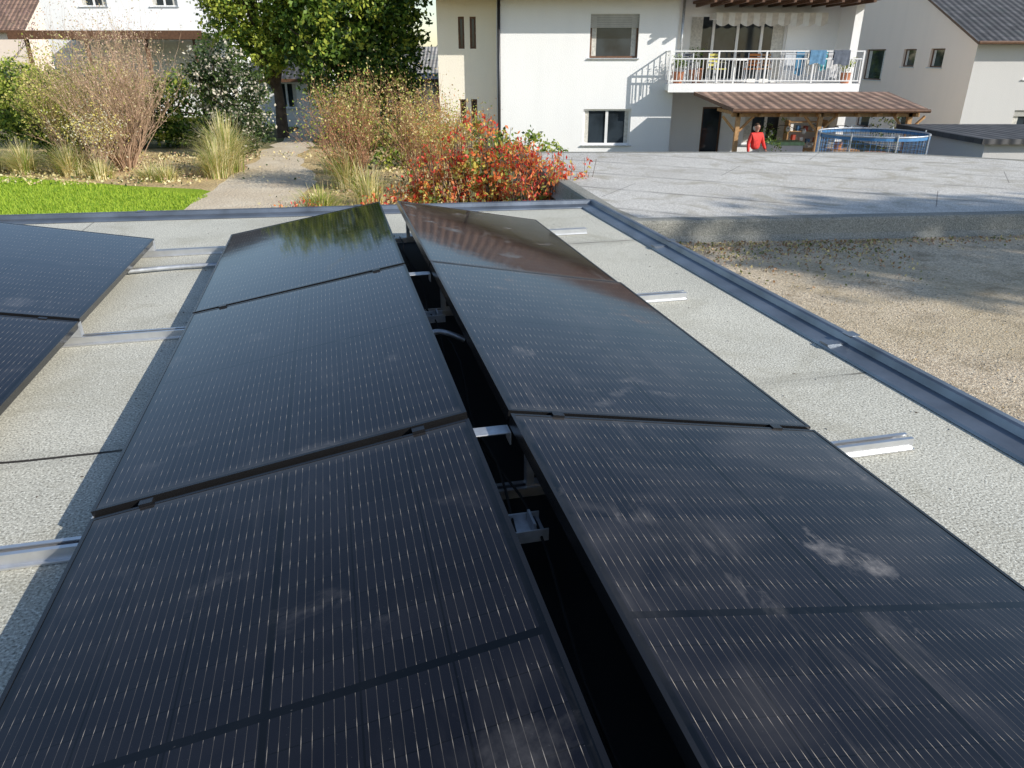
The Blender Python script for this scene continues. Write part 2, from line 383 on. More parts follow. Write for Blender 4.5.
b=MB(); pts=[];rr=[]
for i in range(120):
    t=i/119; pts.append((.28+.22*t,3.0+.03*math.sin(t*4),.12+.03*math.sin(t*3.1))); rr.append(.014 if i%2 else .011)
b.tube(pts,rr,8,0); b.build('cable_conduit',[M_galv],None,RF,True)
for y in JY[1:4]:
    b=MB()
    for cx,s in rows[:3]:
        for fr in (-.36,.36):
            T=Matrix.Translation((cx,y-.005,.21))@Matrix.Rotation(TILT*s,4,'Y')
            b.box(fr*W-.018,fr*W+.018,-.014,.014,-.02,.0015,0,T)
    b.build('panel_clamp',[M_frame],None,RF)
b=MB()
for i in range(260):
    x=random.choice([random.uniform(-1.18,-.75),random.uniform(1.5,2.15)]); y=random.uniform(-1,6.3)
    s=random.uniform(.001,.0035)
    T=Matrix.Translation((x,y,s*.4))@Matrix.Rotation(random.uniform(0,3),4,'Z')
    b.box(-s*1.5,s*1.5,-s*.6,s*.6,-s*.4,s*.4,random.choice([0,0,1]),T)
b.build('roof_grit',[M_conc,M_bark],None,RF)

# ---------------------------------------------------------------- neighbouring flat roofs
def rf(x,y): v=RF@Vector((x,y,0)); return (v.x,v.y)
GZ=-.23
grav=empty('gravel_roof')
gp=[rf(RX+.03,-3.5),(14,-2.5),(14,7.7),(1.00,6.45),rf(RX+.03,6.1)]
poly_block('gravel_surface',gp,-3.05,GZ,[M_grav,M_conc],None,grav)
felt2=empty('neighbour_garage')
fp=[(1.02,6.38),(13.6,7.55),(13.6,9.0),(7.2,10.5),(5.4,11.5),(.02,11.5),(.86,6.9)]
poly_block('felt_roof',fp,-3.05,-.05,[M_felt2,M_conc,M_feltshade],None,felt2)
sweep('roof_lip',fp,[(.14,-.0488),(.08,-.046),(.03,-.045),(.0,-.050),(-.012,-.07),(-.03,-.18),(-.07,-.232)],[M_feltshade],None,felt2,closed=True)
b=MB()
for i in range(9000):
    x=random.uniform(.6,7); y=random.uniform(1.5,7.0)
    lx=(RF.inverted()@Vector((x,y,0))).x
    if lx<RX+.08 or y>6.30+(x-1)*.093: continue
    s=random.uniform(.002,.0075)
    T=Matrix.Translation((x,y,GZ+s*.25))@Matrix.Rotation(random.uniform(0,3),4,Vector((random.random(),random.random(),random.random()+.1)).normalized())
    pts=[T@Vector(p) for p in ((s,0,0),(0,s*.8,0),(-s,0,0),(0,-s*.8,0),(0,0,s*.6),(0,0,-s*.6))]
    n0=len(b.v); b.v.extend(tuple(p) for p in pts); mi=random.choice([0,1,1,2])
    for a in ((0,1,4),(1,2,4),(2,3,4),(3,0,4),(1,0,5),(2,1,5),(3,2,5),(0,3,5)):
        b.f.append(tuple(n0+k for k in a)); b.m.append(mi)
b.build('gravel',[M_conc,M_path,M_bed])
b=MB()
for i in range(3800):
    x=random.uniform(1.2,9); y=6.27+(x-1)*.093-abs(random.gauss(0,.14))
    if random.random()<.4: x=random.uniform(1.1,3.2); y=6.2+(x-1)*.093-abs(random.gauss(0,.5))
    lx=(RF.inverted()@Vector((x,y,0))).x
    if lx<RX+.06: continue
    b.leaf((x,y,GZ+random.random()*.02),random.uniform(.012,.035),random.randrange(4))
b.build('dry_leaf_drift',[M_straw,leafm('dry_oak',(.36,.20,.09)),M_twig,leafm('moss',(.18,.20,.06))])

# ---------------------------------------------------------------- terrain
def hz(x,y=0):
    t=min(1,max(0,(x+.5)/4.5)); t=t*t*(3-2*t); return -1.7-1.25*t
b=MB()
xs=[-600,-200,-80,-40,-20,-10,-5,-2,-.5]+[i*.5 for i in range(0,9)]+[6,10,20,40,80,200,600]; ys=[-300,-50,-10,0,8,14,20,30,50,80,150,400,900]
for i in range(len(xs)-1):
    for j in range(len(ys)-1):
        b.face([(xs[i],ys[j],hz(xs[i])),(xs[i+1],ys[j],hz(xs[i+1])),(xs[i+1],ys[j+1],hz(xs[i+1])),(xs[i],ys[j+1],hz(xs[i]))])
b.build('ground',[M_grnd])
def sheet(name,poly,z,mat):
    b=MB(); b.face([(x,y,z) for x,y in poly]); return b.build(name,[mat])
def wob(pts,n=6,a=.18):
    out=[]
    for i in range(len(pts)):
        p,q_=pts[i],pts[(i+1)%len(pts)]
        for k in range(n):
            t=k/n; out.append((p[0]+(q_[0]-p[0])*t+random.uniform(-a,a),p[1]+(q_[1]-p[1])*t+random.uniform(-a,a)))
    return out
sheet('lawn',[(-22,8),(-5.6,8),(-5.9,15),(-6.4,17.3),(-7.6,18.3),(-9.5,18.8),(-12,19.8),(-22,21.5)],-1.692,M_lawn)
sheet('garden_bed',[(-22,21.4),(-12,19.7),(-9.5,18.7),(-7.6,18.2),(-6.4,17.2),(-5.6,10),(-1.0,10),(-1.0,27),(-22,27)],-1.696,M_bed)
sheet('garden_path',wob([(-6.7,12),(-4.3,12),(-4.5,16.5),(-5.2,20),(-6.7,24),(-7.3,28),(-8.5,36),(-9.8,36),(-8.7,28),(-8.1,24),(-7.4,20),(-7.0,17)]),-1.688,M_path)

# ---------------------------------------------------------------- vegetation
def foliage(b,blobs,clumps,per,lsize,mis,crad=.35,shell=(.55,1.0),zmin=None):
    tot=sum(r[0]*r[1]*r[2] for _,r in blobs)
    for c,r in blobs:
        k=max(3,int(clumps*(r[0]*r[1]*r[2])/tot))
        for _ in range(k):
            d=Vector((random.gauss(0,1),random.gauss(0,1),random.gauss(0,1))).normalized()
            q_=random.uniform(*shell)
            cc=Vector((c[0]+d.x*r[0]*q_,c[1]+d.y*r[1]*q_,c[2]+d.z*r[2]*q_))
            if zmin is not None and cc.z<zmin: continue
            cr=crad*random.uniform(.5,1.3); base=random.choice(mis)
            for _ in range(int(per*random.uniform(.6,1.3))):
                p=cc+Vector((random.gauss(0,.5)*cr,random.gauss(0,.5)*cr,random.gauss(0,.4)*cr))
                b.leaf(p,lsize*random.uniform(.6,1.3),base if random.random()<.65 else random.choice(mis))
def branch(b,p,d,l,r,depth,mi=0,tips=None,spread=.6,up=.15):
    pts=[p];rr=[r]; q_=Vector(p); dd=Vector(d).normalized()
    for i in range(4):
        dd=(dd+Vector((random.gauss(0,.13),random.gauss(0,.13),random.gauss(0,.1)+up*.3))).normalized()
        q_=q_+dd*l/4; pts.append(q_.copy()); rr.append(r*(1-.45*(i+1)/4))
    b.tube(pts,rr,6 if depth>2 else 3,mi,False)
    if tips is not None: tips.append(q_.copy())
    if depth>0:
        for k in range(random.choice([2,3,3])):
            st=pts[random.choice([2,3,4])]
            nd=(dd+Vector((random.gauss(0,spread),random.gauss(0,spread),random.gauss(0,spread*.6)+up))).normalized()
            branch(b,st,nd,l*random.uniform(.6,.82),r*.55,depth-1,mi,tips,spread,up)
def tree(name,x,y,trunk_h,trunk_r,blobs,clumps,per,lsize,mats,crad,mis=(1,2,3)):
    b=MB(); z=hz(x)
    b.tube([(x,y,z-.2),(x+.05,y,z+trunk_h*.5),(x,y+.05,z+trunk_h)],[trunk_r*1.3,trunk_r,trunk_r*.7],10,0)
    for c,r in blobs:
        for _ in range(3):
            t=Vector((c[0]+random.uniform(-.5,.5)*r[0],c[1]+random.uniform(-.5,.5)*r[1],c[2]+random.uniform(-.2,.5)*r[2]))
            s=Vector((x,y,z+trunk_h*random.uniform(.6,1)))
            b.tube([s,(s+t)/2+Vector((0,0,.2)),t],[trunk_r*.5,trunk_r*.3,.03],5,0,False)
    foliage(b,blobs,clumps,per,lsize,list(mis),crad)
    return b.build(name,[M_bark]+mats)
tree('evergreen_tree',-6.0,30,3,.28,[((-6.0,30,2.6),(2.4,2.2,3.2)),((-7.2,30.2,4.2),(2.0,2,2.4)),((-4.6,29.6,1.6),(1.5,1.4,2.2)),((-5.8,29,.6),(1.9,1.5,1.7)),((-4.9,30,4.3),(1.7,1.8,2.5)),((-7.4,29.6,2.2),(1.2,1.3,1.5)),((-4.7,29.4,-.2),(1.4,1.1,1.2)),((-4.1,29.8,2.8),(1.0,1.1,1.4))],1300,34,.18,LG,.42,(1,2,2,3,3,4))
tree('yellow_conifer_tree',-9.2,31,2.4,.20,[((-9.6,30.5,3.2),(1.9,1.7,2.0)),((-8.4,30.2,4.6),(1.8,1.7,2.0)),((-10.4,30.6,4.4),(1.6,1.4,1.8)),((-8.5,30.4,1.9),(1.2,1.2,1.3)),((-10.6,30.8,2.6),(1.1,1.2,1.2)),((-9.3,30.2,1.3),(1.1,1.1,.9))],860,34,.15,LG,.36,(2,3,4,4,4))
tree('viburnum_shrub',-8.9,25,1.0,.09,[((-8.9,25,.1),(1.25,1.1,1.2)),((-8.8,24.9,-.8),(1.15,1.1,.9)),((-9.2,25,1.0),(.9,.9,.8))],480,32,.11,LD,.24,(1,1,2,2,3))
tree('yellow_green_shrub',-14.2,23.5,1.0,.08,[((-14.2,23.5,-.2),(1.3,1.1,1.1)),((-13.5,23.3,-.7),(1.1,1,.9)),((-15.3,23.6,0),(1.3,1,1.2)),((-14.6,23.4,.6),(.9,.9,.7))],480,30,.12,LH,.26,(1,1,2,2,3))
tree('dark_hedge_shrub',-13,27,1,.1,[((-15,27,-.2),(3,1,1.3)),((-11.6,27.5,-.4),(2.2,1,1.3))],480,26,.15,LG,.4,(1,2,2,3,4))
def shrub(name,x,y,n,h,spread,tw,mats,leafn=0,ls=.07,depth=2,z=None):
    b=MB(); z=hz(x) if z is None else z; tips=[]
    for i in range(n):
        a=random.uniform(0,6.283); ra=random.uniform(0,.25)
        d=Vector((math.cos(a)*spread*random.random(),math.sin(a)*spread*random.random(),1))
        branch(b,(x+math.cos(a)*ra,y+math.sin(a)*ra,z),d,h*random.uniform(.35,.55),tw*random.uniform(.7,1.2),depth,0,tips,.38,.25)
    for t in tips:
        for _ in range(leafn):
            p=t+Vector((random.gauss(0,.12),random.gauss(0,.12),random.gauss(0,.12)))
            b.leaf(p,ls*random.uniform(.6,1.3),random.randint(1,len(mats)-1))
    return b.build(name,mats)
shrub('bare_flowering_shrub',-10.9,21.5,76,3.3,.8,.015,[M_twig,leafm('bud_pink',(.6,.42,.33)),leafm('bud_straw',(.62,.52,.30))],3,.05,3)
shrub('forsythia_shrub',-12.4,21.8,26,2.6,.6,.016,[M_twig,LH[0],leafm('forsythia_bloom',(.72,.62,.22))],7,.07,3)
shrub('forsythia_shrub',-11.2,20.6,16,1.6,.6,.012,[M_twig,leafm('bloom_y',(.75,.65,.2)),leafm('bloom_w',(.7,.66,.5))],5,.055,3)
shrub('red_twig_shrub',-3.9,18.6,54,2.3,.7,.013,[M_twig2,LH[1],leafm('dry_red',(.50,.25,.11)),LH[0],M_straw],3,.055,3)
shrub('red_twig_shrub',-2.4,19,40,2.1,.7,.013,[M_twig2,leafm('dry_brown',(.46,.30,.14)),LH[0],M_straw],3,.055,3)
shrub('red_twig_shrub',-1.5,17,34,1.7,.7,.011,[M_twig2,LH[0],leafm('dry_rust',(.55,.25,.08)),M_straw],4,.05,3)
b=MB(); tips=[]
branch(b,Vector((-22.6,36,-1.7)),Vector((0,0,1)),3.6,.12,6,0,tips,.55,.18)
for t in tips:
    for _ in range(2): b.leaf(t+Vector((random.gauss(0,.15),random.gauss(0,.15),random.gauss(0,.15))),.10,1)
b.build('bare_tree',[simple('plum_bark',(.17,.11,.11),.9),leafm('bud_mauve',(.30,.19,.19))])
b=MB(); tips=[]
branch(b,Vector((-21.5,33,-1.7)),Vector((0.1,0,1)),3.0,.12,6,0,tips,.6,.18)
b.build('bare_tree',[simple('plum_bark2',(.17,.11,.11),.9)])
def photinia(name,x,y,blobs,cl,spike=26,ls=.075,crad=.14):
    b=MB(); z=hz(x)
    for c,r in blobs:
        for _ in range(9):
            t=Vector((c[0]+random.uniform(-.8,.8)*r[0],c[1]+random.uniform(-.6,.6)*r[1],c[2]+random.uniform(0,1)*r[2]))
            b.tube([(x+random.uniform(-.2,.2),y,z),((x+t.x)/2,(y+t.y)/2,(z+t.z)/2-.1),t],[.02,.014,.005],4,0,False)
    foliage(b,blobs,cl,15,ls,[1,2,2,3,4,4],crad,(.35,1.08))
    for c,r in blobs:
        for _ in range(spike):
            a=random.uniform(0,6.28); q_=random.uniform(.2,1)
            p=Vector((c[0]+math.cos(a)*r[0]*q_,c[1]+math.sin(a)*r[1]*q_,c[2]+r[2]*.75*(1.2-q_*.5)))
            h=random.uniform(.06,.28); b.tube([p-Vector((0,0,.3)),p+Vector((random.gauss(0,.06),0,h))],[.005,.003],3,0,False)
            for k in range(8): b.leaf(p+Vector((random.gauss(0,.03),random.gauss(0,.03),h*random.random())),ls,random.choice([1,1,2,2,4]),1.0,.4)
    return b.build(name,[M_bark]+LR)
photinia('red_photinia_shrub',-.35,9.8,[((-.45,9.8,.0),(.45,.4,.50)),((-.95,9.9,-.38),(.45,.4,.50)),((-1.35,10.0,-.75),(.35,.4,.40)),((0,9.75,-.18),(.45,.4,.38)),((.34,9.5,-.20),(.34,.3,.24)),((.62,8.9,-.20),(.28,.35,.18)),((-.4,9.7,-.8),(.9,.5,.5)),((.28,8.9,-.40),(.34,.5,.28))],620,28,.062,.12)
photinia('red_photinia_shrub',-1.75,9.6,[((-1.75,9.6,-.84),(.24,.2,.36))],26,24,.055)
photinia('red_photinia_shrub',-2.8,9.6,[((-2.75,9.7,-.86),(.32,.25,.28))],30,30,.055)
def grass(name,x,y,n,h,sp,mats,wd=.012):
    b=MB(); z=hz(x)
    for i in range(n):
        a=random.uniform(0,6.283); ra=abs(random.gauss(0,.18)); hh=h*random.uniform(.5,1.1); o=sp*random.uniform(.1,1)
        dx,dy=math.cos(a),math.sin(a); px,py=-dy*wd,dx*wd; bx,by=x+dx*ra,y+dy*ra; mi=random.randrange(len(mats)); prev=None
        for k in range(5):
            t=k/4; zz=z+hh*(t*1.25-.55*t*t*(o/max(sp,.01))*1.2); r_=o*t*t*1.0
            w=(1-t*.85); p=(bx+dx*r_,by+dy*r_,zz); cur=[(p[0]-px*w,p[1]-py*w,zz),(p[0]+px*w,p[1]+py*w,zz)]
            if prev: b.face([prev[0],prev[1],cur[1],cur[0]],mi)
            prev=cur
    return b.build(name,mats)
for x,y,n,h,sp in ((-8.0,21.3,1300,1.35,1.1),(-7.9,20.3,700,.9,.8),(-12.0,20.6,700,.8,.9),(-13.4,20.9,600,.8,.9),(-10.9,20.0,300,.5,.5),(-9.5,19.8,260,.4,.5),(-3.1,16.2,300,.8,.7),(-4.0,18.3,500,1.0,.8),(-15.5,21.8,500,.7,.7),(-14.6,21.3,500,.7,.8),(-9.0,19.6,260,.45,.5),(-4.9,21,300,.6,.5)):
    grass('ornamental_grass',x,y,n,h,sp,[M_straw,M_straw2,M_ggrass])
grass('green_grass_clump',-3.9,15.2,500,.5,.7,[M_ggrass,LH[0],M_straw])
b=MB()
for i in range(26000):
    y=random.uniform(14.5,20.2); x=random.uniform(-15,-7.0)
    if y>17.3 and x>-7-((y-17.3)*2.2): continue
    h=random.uniform(.03,.09); a=random.uniform(0,3.14); dx,dy=math.cos(a)*.012,math.sin(a)*.012; o=random.gauss(0,.02)
    b.face([(x-dx,y-dy,-1.692),(x+dx,y+dy,-1.692),(x+o,y+o,-1.692+h)],random.choice([0,1,1]))
b.build('lawn_tufts',[leafm('blade_g',(.22,.36,.03)),leafm('blade_y',(.42,.54,.06))])
b=MB()
for i in range(11000):
    x=random.uniform(-16,-1.5); y=random.uniform(13,25)
    if -8.0<x<-4.6 and 12<y<24.5 and random.random()<.95: continue
    if x<-6 and y<18.6: continue
    b.leaf((x,y,-1.66+random.random()*.12),random.uniform(.04,.11),random.choice([0,0,3,3,1,2]))
b.build('bed_litter',[M_straw,LH[2],M_twig,M_straw2])
tree('garden_hedge',-2.5,22,.5,.06,[((-3.2,22,-1.0),(1.4,.8,.8)),((-1.2,22.5,-1.2),(1.3,.8,.8)),((.6,22.5,-1.8),(1.4,.8,1.0))],260,24,.13,LH,.28,(1,2,3))
b=MB()
for i in range(120):
    x=random.uniform(-130,130); y=random.uniform(75,120)
    if -25<x<-2: top=random.uniform(1.5,3.2)
    else: top=random.uniform(3,9)
    foliage(b,[((x,y,(top-3)/2),(random.uniform(3,6),3,(top+3)/2))],14,16,1.0,[1,2,3],1.4)
b.build('distant_trees',[M_bark]+LG)

# ---------------------------------------------------------------- buildings
def facade(name,x0,x1,z0,z1,holes,mat,parent,T=None,depth=.16,topfn=None):
    b=MB(); xs=sorted({x0,x1,*[h[0] for h in holes],*[h[1] for h in holes]}); zs=sorted({z0,z1,*[h[2] for h in holes],*[h[3] for h in holes]})
    for i in range(len(xs)-1):
        for j in range(len(zs)-1):
            cx,cz=(xs[i]+xs[i+1])/2,(zs[j]+zs[j+1])/2
            if any(h[0]<cx<h[1] and h[2]<cz<h[3] for h in holes): continue
            b.face([(xs[i],0,zs[j]),(xs[i+1],0,zs[j]),(xs[i+1],0,zs[j+1]),(xs[i],0,zs[j+1])])
    for a,c,e,f in holes:
        d=depth
        b.face([(a,0,e),(a,d,e),(a,d,f),(a,0,f)]); b.face([(c,0,e),(c,0,f),(c,d,f),(c,d,e)])
        b.face([(a,0,f),(a,d,f),(c,d,f),(c,0,f)]); b.face([(a,0,e),(c,0,e),(c,d,e),(a,d,e)])
    if topfn: b.face(topfn)
    return b.build(name,[mat],parent,T)
def window(name,h,parent,T,sashes=2,blind=0,fm=None,curtain=True,sill=True,cw=.17):
    x0,x1,z0,z1=h; fm=fm or M_white; b=MB(); d=.13; f=.06
    b.box(x0,x1,d-.03,d+.03,z0,z0+f,0); b.box(x0,x1,d-.03,d+.03,z1-f,z1,0)
    b.box(x0,x0+f,d-.03,d+.03,z0+f,z1-f,0); b.box(x1-f,x1,d-.03,d+.03,z0+f,z1-f,0)
    for i in range(1,sashes):
        xm=x0+(x1-x0)*i/sashes; b.box(xm-.045,xm+.045,d-.034,d+.034,z0+f,z1-f,0)
    b.face([(x0+f,d+.01,z0+f),(x1-f,d+.01,z0+f),(x1-f,d+.01,z1-f),(x0+f,d+.01,z1-f)],1)
    if curtain:
        for side in (0,1):
            n=7; wv=(x1-x0)*cw; bx=x0+f if side==0 else x1-f-wv
            for k in range(n):
                xa=bx+wv*k/n; xb=bx+wv*(k+1)/n; ya=d+.008-(.004 if k%2 else 0); yb=d+.008-(0 if k%2 else .004)
                b.face([(xa,ya,z0+f),(xb,yb,z0+f),(xb,yb,z1-f),(xa,ya,z1-f)],2)
    if blind:
        nb=int(blind/.05)
        for k in range(nb): b.box(x0+.01,x1-.01,d-.06,d-.045,z1-.05*(k+1)+.006,z1-.05*k,3)
    if sill: b.box(x0-.06,x1+.06,-.06,d-.03,z0-.035,z0-.002,4)
    return b.build(name,[fm,M_glass,M_curt,M_blind,M_galv],parent,T)
H=empty('white_house'); T0=Matrix.Translation((0,26,0))
w1=(2.38,3.96,-1.47,-.33); w2=(2.5,4.05,1.22,2.50)
facade('front_wall',-.5,5.3,-3.1,3.3,[w1,w2],M_plw,H,T0)
window('ground_floor_window',w1,H,T0,2,cw=.08); window('upper_window',w2,H,T0,1,.42,M_brown,cw=.10)
b=MB(); b.box(-.5,-.48,.01,8,-3.1,3.3); b.box(5.28,5.3,.01,1.5,-3.1,3.3); b.box(11.0,11.25,0.3,8,-3.1,3.3); b.build('side_wall',[M_plw],H,T0)
Tr=Matrix.Translation((0,27.5,0))
door=(6.0,9.3,.50,2.55); low=(6.7,7.4,-2.3,-.35); lw=(8.2,9.8,-1.6,-.6)
facade('recessed_wall',5.3,11.0,-3.1,3.3,[door,low,lw],M_plw,H,Tr)
window('balcony_door',door,H,Tr,4,0,M_white,sill=False,cw=.12); window('lower_door',low,H,Tr,1,0,M_brown,False,sill=False); window('patio_window',lw,H,Tr,2)
Tw=Matrix.Translation((0,26.6,0))
wh=[(-1.76,-1.56,1.5,2.45),(-1.38,-1.18,1.5,2.45),(-1.76,-1.56,-.85,-.05),(-1.38,-1.18,-.85,-.05)]
facade('stair_wing_wall',-2.45,-.5,-3.1,3.3,wh,M_ply,H,Tw,.12)
for h in wh: window('stair_window',h,H,Tw,1,0,M_brown,False,sill=False)
b=MB(); b.box(-2.45,-2.43,.01,7,-3.1,3.3); b.build('wing_side_wall',[M_ply],H,Tw)
b=MB(); b.tube([(-.42,25.93,-3),(-.42,25.93,3.05)],.05,10); b.tube([(-.42,25.93,3.05),(-.42,25.4,3.2)],.05,8)
b.build('downpipe',[simple('dark_pipe',(.05,.05,.055),.4,.3)],H,None,True)
b=MB(); b.tube([(5.42,25.95,.6),(5.42,25.95,3.0)],.045,10); b.build('downpipe_balcony',[M_galv],H,None,True)
b=MB()
for s in (0,1):
    if s==0: b.face([(-2.9,25.2,3.06),(11.8,25.2,3.06),(11.8,31,4.9),(-2.9,31,4.9)],0)
    else: b.face([(-2.9,31,4.9),(11.8,31,4.9),(11.8,36.8,3.06),(-2.9,36.8,3.06)],0)
b.face([(-2.9,25.2,3.0),(-2.9,27.6,3.0),(11.8,27.6,3.0),(11.8,25.2,3.0)],1)
b.box(-2.9,11.8,25.12,25.2,2.94,3.12,1); b.tube([(-2.9,25.06,3.02),(11.8,25.06,3.02)],.07,8,1)
b.build('roof',[M_tileb,M_brown],H)
b=MB(); b.box(6.0,11.4,25.0,27.4,2.86,2.93)
for i in range(11): b.box(6.1+i*.48,6.18+i*.48,24.9,27.4,2.76,2.86)
b.build('balcony_eave',[M_brown],H)
b=MB(); b.box(5.0,11.05,25.3,27.48,.26,.46); b.box(4.98,11.07,25.25,25.3,.22,.48); b.build('balcony_slab',[M_plw],H)
b=MB()
for z in (.56,1.42,1.2): b.box(4.98,11.07,25.26,25.30,z-.018,z+.018)
x=5.0
while x<11.06:
    b.box(x-.009,x+.009,25.272,25.290,.57,1.19); x+=.115
for x in (4.99,6.5,8.0,9.5,11.05): b.box(x-.025,x+.025,25.25,25.31,.47,1.42)
for y in [25.3+i*.115 for i in range(1,7)]: b.box(4.985,5.0,y-.009,y+.009,.57,1.4)
b.box(4.98,5.01,25.3,26.0,1.4,1.44)
b.build('balcony_railing',[M_white],H)
b=MB(); b.box(6.6,10.2,26.5,27.4,2.38,2.56,0)
n=54
for i in range(n):
    xa=6.6+3.6*i/n; xb=6.6+3.6*(i+1)/n; za=2.24-.08*abs(math.sin(i*math.pi/6)); zb=2.24-.08*abs(math.sin((i+1)*math.pi/6))
    b.face([(xa,26.48,2.55),(xb,26.48,2.55),(xb,26.46,zb),(xa,26.46,za)],(i//3)%2)
b.build('awning',[M_awn,simple('awning_stripe',(.66,.60,.53),.9)],H)
for i,(x0,w,c,yy,zt,hh) in enumerate(((8.75,.34,(.55,.58,.62),25.75,1.36,.5),(9.12,.26,(.08,.22,.36),25.8,1.42,.7),(9.45,.36,(.62,.6,.55),25.7,1.36,.6),(9.86,.24,(.10,.38,.45),25.75,1.42,.55),(10.15,.34,(.6,.6,.62),25.8,1.38,.75),(9.35,.5,(.12,.26,.42),25.235,1.45,.4),(10.1,.5,(.12,.14,.18),25.235,1.45,.42))):
    b=MB(); n=6
    for k in range(n):
        xa=x0+w*k/n; xb=x0+w*(k+1)/n; f1=.02*math.sin(k*1.9+i); f2=.02*math.sin((k+1)*1.9+i); e1=.03*math.sin(k*1.1+i); e2=.03*math.sin((k+1)*1.1+i)
        b.face([(xa,yy-abs(f1),zt-hh+e1),(xb,yy-abs(f2),zt-hh+e2),(xb,yy,zt),(xa,yy,zt)])
        b.face([(xa,yy+.10+f1,zt-hh*.7),(xb,yy+.10+f2,zt-hh*.7),(xb,yy+.08,zt),(xa,yy+.08,zt)])
        b.face([(xa,yy,zt),(xb,yy,zt),(xb,yy+.08,zt),(xa,yy+.08,zt)])
    b.build('hanging_towel',[simple('cloth%d'%i,c,.9,0,.2,10)])
b=MB()
for yy in (25.74,25.84): b.tube([(8.6,yy,1.34),(10.6,yy,1.34)],.008,5)
for xx in (8.65,10.55): b.tube([(xx,25.6,.46),(xx,25.9,1.42)],.01,5); b.tube([(xx,25.95,.46),(xx,25.65,1.42)],.01,5)
b.build('drying_rack',[M_white])
def chair(x,y,z,rot,col,name='balcony_chair'):
    b=MB(); T=Matrix.Translation((x,y,z))@Matrix.Rotation(rot,4,'Z')
    for a in (-.2,.2):
        b.box(a-.018,a+.018,-.2,-.165,0,.62,0,T); b.box(a-.018,a+.018,.18,.215,0,.92,0,T); b.box(a-.02,a+.02,-.2,.2,.62,.645,0,T)
    b.box(-.22,.22,-.22,.22,.42,.45,1,T)
    for k in range(4): b.box(-.2,.2,.19,.205,.52+k*.1,.59+k*.1,1,T)
    return b.build(name,[M_galv,simple('chair_seat',col,.6)])
chair(5.8,26.2,.46,.2,(.08,.09,.12)); chair(6.7,26.2,.46,.4,(.5,.45,.1)); chair(7.9,26.3,.46,-.5,(.55,.20,.05)); chair(8.4,26.6,.46,-.2,(.5,.3,.15))
b=MB(); b.tube([(7.3,26.3,.46),(7.3,26.3,1.15)],.03,8); b.tube([(7.3,26.3,1.15),(7.3,26.3,1.18)],.4,20); b.build('balcony_table',[M_white])
def pot_plant(x,y,z,s,mats):
    b=MB(); b.tube([(x,y,z),(x,y,z+.28*s),(x,y,z+.3*s)],[.11*s,.16*s,.17*s],12,0)
    foliage(b,[((x,y,z+.55*s),(.25*s,.25*s,.28*s))],26,14,.06,[1,2],.12,(.2,1)); return b.build('potted_plant',[simple('terracotta',(.42,.17,.09),.8)]+mats)
pot_plant(5.35,25.7,.46,1.2,[LH[1],LH[2]]); pot_plant(6.2,26.9,.46,1.5,[LH[1],LG[1]]); pot_plant(10.8,25.8,.46,1.1,[LH[0],LG[1]])
# patio terrace, canopy and things below it
TZ=-2.2
poly_block('patio_terrace',[(5.4,22.0),(12.4,22.0),(12.4,27.49),(5.4,27.49)],-3.1,TZ,[M_conc])
C=empty('patio_canopy')
b=MB()
P=[(6.35,22.4,-.10),(11.9,22.4,-.10),(12.0,25.2,.24),(5.8,25.2,.24)]
b.face(P,0); b.face([(p[0],p[1],p[2]-.1) for p in P][::-1],1)
for i in range(4):
    p,q_=P[i],P[(i+1)%4]; b.face([(p[0],p[1],p[2]-.1),(q_[0],q_[1],q_[2]-.1),q_,p],1)
b.tube([(6.3,22.34,-.16),(11.95,22.34,-.16)],.05,8,1)
b.build('tiled_roof',[M_tileb,M_brown],C)
b=MB()
for x in (6.6,9.0,11.6):
    b.box(x-.06,x+.06,22.7,22.82,TZ,-.22)
    b.tube([(x,22.77,-.8),(x+.45,22.77,-.33)],.04,4); b.tube([(x,22.77,-.8),(x-.45,22.77,-.33)],.04,4)
b.box(6.4,11.85,22.7,22.84,-.34,-.21)
for i in range(10): b.box(6.6+i*.56,6.68+i*.56,22.5,25.2,-.33,-.235)
b.build('timber_posts',[M_wood],C)
b=MB(); pts=[(7.4+i*.25,23.6,-.62-.16*math.sin(i*.9)**2) for i in range(16)]
b.tube(pts,.008,4,0)
for p in pts[::2]:
    b.tube([(p[0],p[1],p[2]-.02),(p[0],p[1],p[2]-.07),(p[0],p[1],p[2]-.14),(p[0],p[1],p[2]-.18)],[.02,.06,.06,.015],8,1)
b.build('string_lights',[M_dark,M_white])
b=MB(); b.box(8.0,8.9,23.5,24.1,TZ,-1.22,0); b.box(7.97,8.93,23.47,24.13,-1.22,-1.12,1); b.build('storage_cabinet',[M_white,simple('green_lid',(.35,.55,.3),.5)])
b=MB()
for x in (9.6,10.9): b.box(x-.02,x+.02,26.9,27.3,TZ,-.75)
for z in (-1.9,-1.5,-1.1,-.8): b.box(9.58,10.92,26.9,27.3,z-.02,z)
for i in range(9):
    xx=9.72+.13*i; z=(-1.1,-1.5)[i%2]; b.box(xx-.05,xx+.05,26.95,27.15,z+.001,z+random.uniform(.12,.28),1+i%3)
b.build('patio_shelf',[M_wood,M_white,simple('tin_red',(.45,.08,.05),.5),simple('tin_blue',(.08,.2,.4),.5)])
b=MB(); b.box(9.3,10.9,24.0,24.8,-1.46,-1.42,0)
for x in (9.4,10.8):
    for y in (24.1,24.7): b.box(x-.03,x+.03,y-.03,y+.03,TZ,-1.46,0)
b.tube([(9.8,24.4,-1.42),(9.8,24.4,-1.15),(9.8,24.4,-1.1)],[.09,.12,.05],10,1); b.tube([(10.3,24.3,-1.42),(10.3,24.3,-1.2)],[.1,.14],10,2)
b.build('patio_table',[M_wood,M_white,simple('bowl_orange',(.6,.25,.06),.5)])
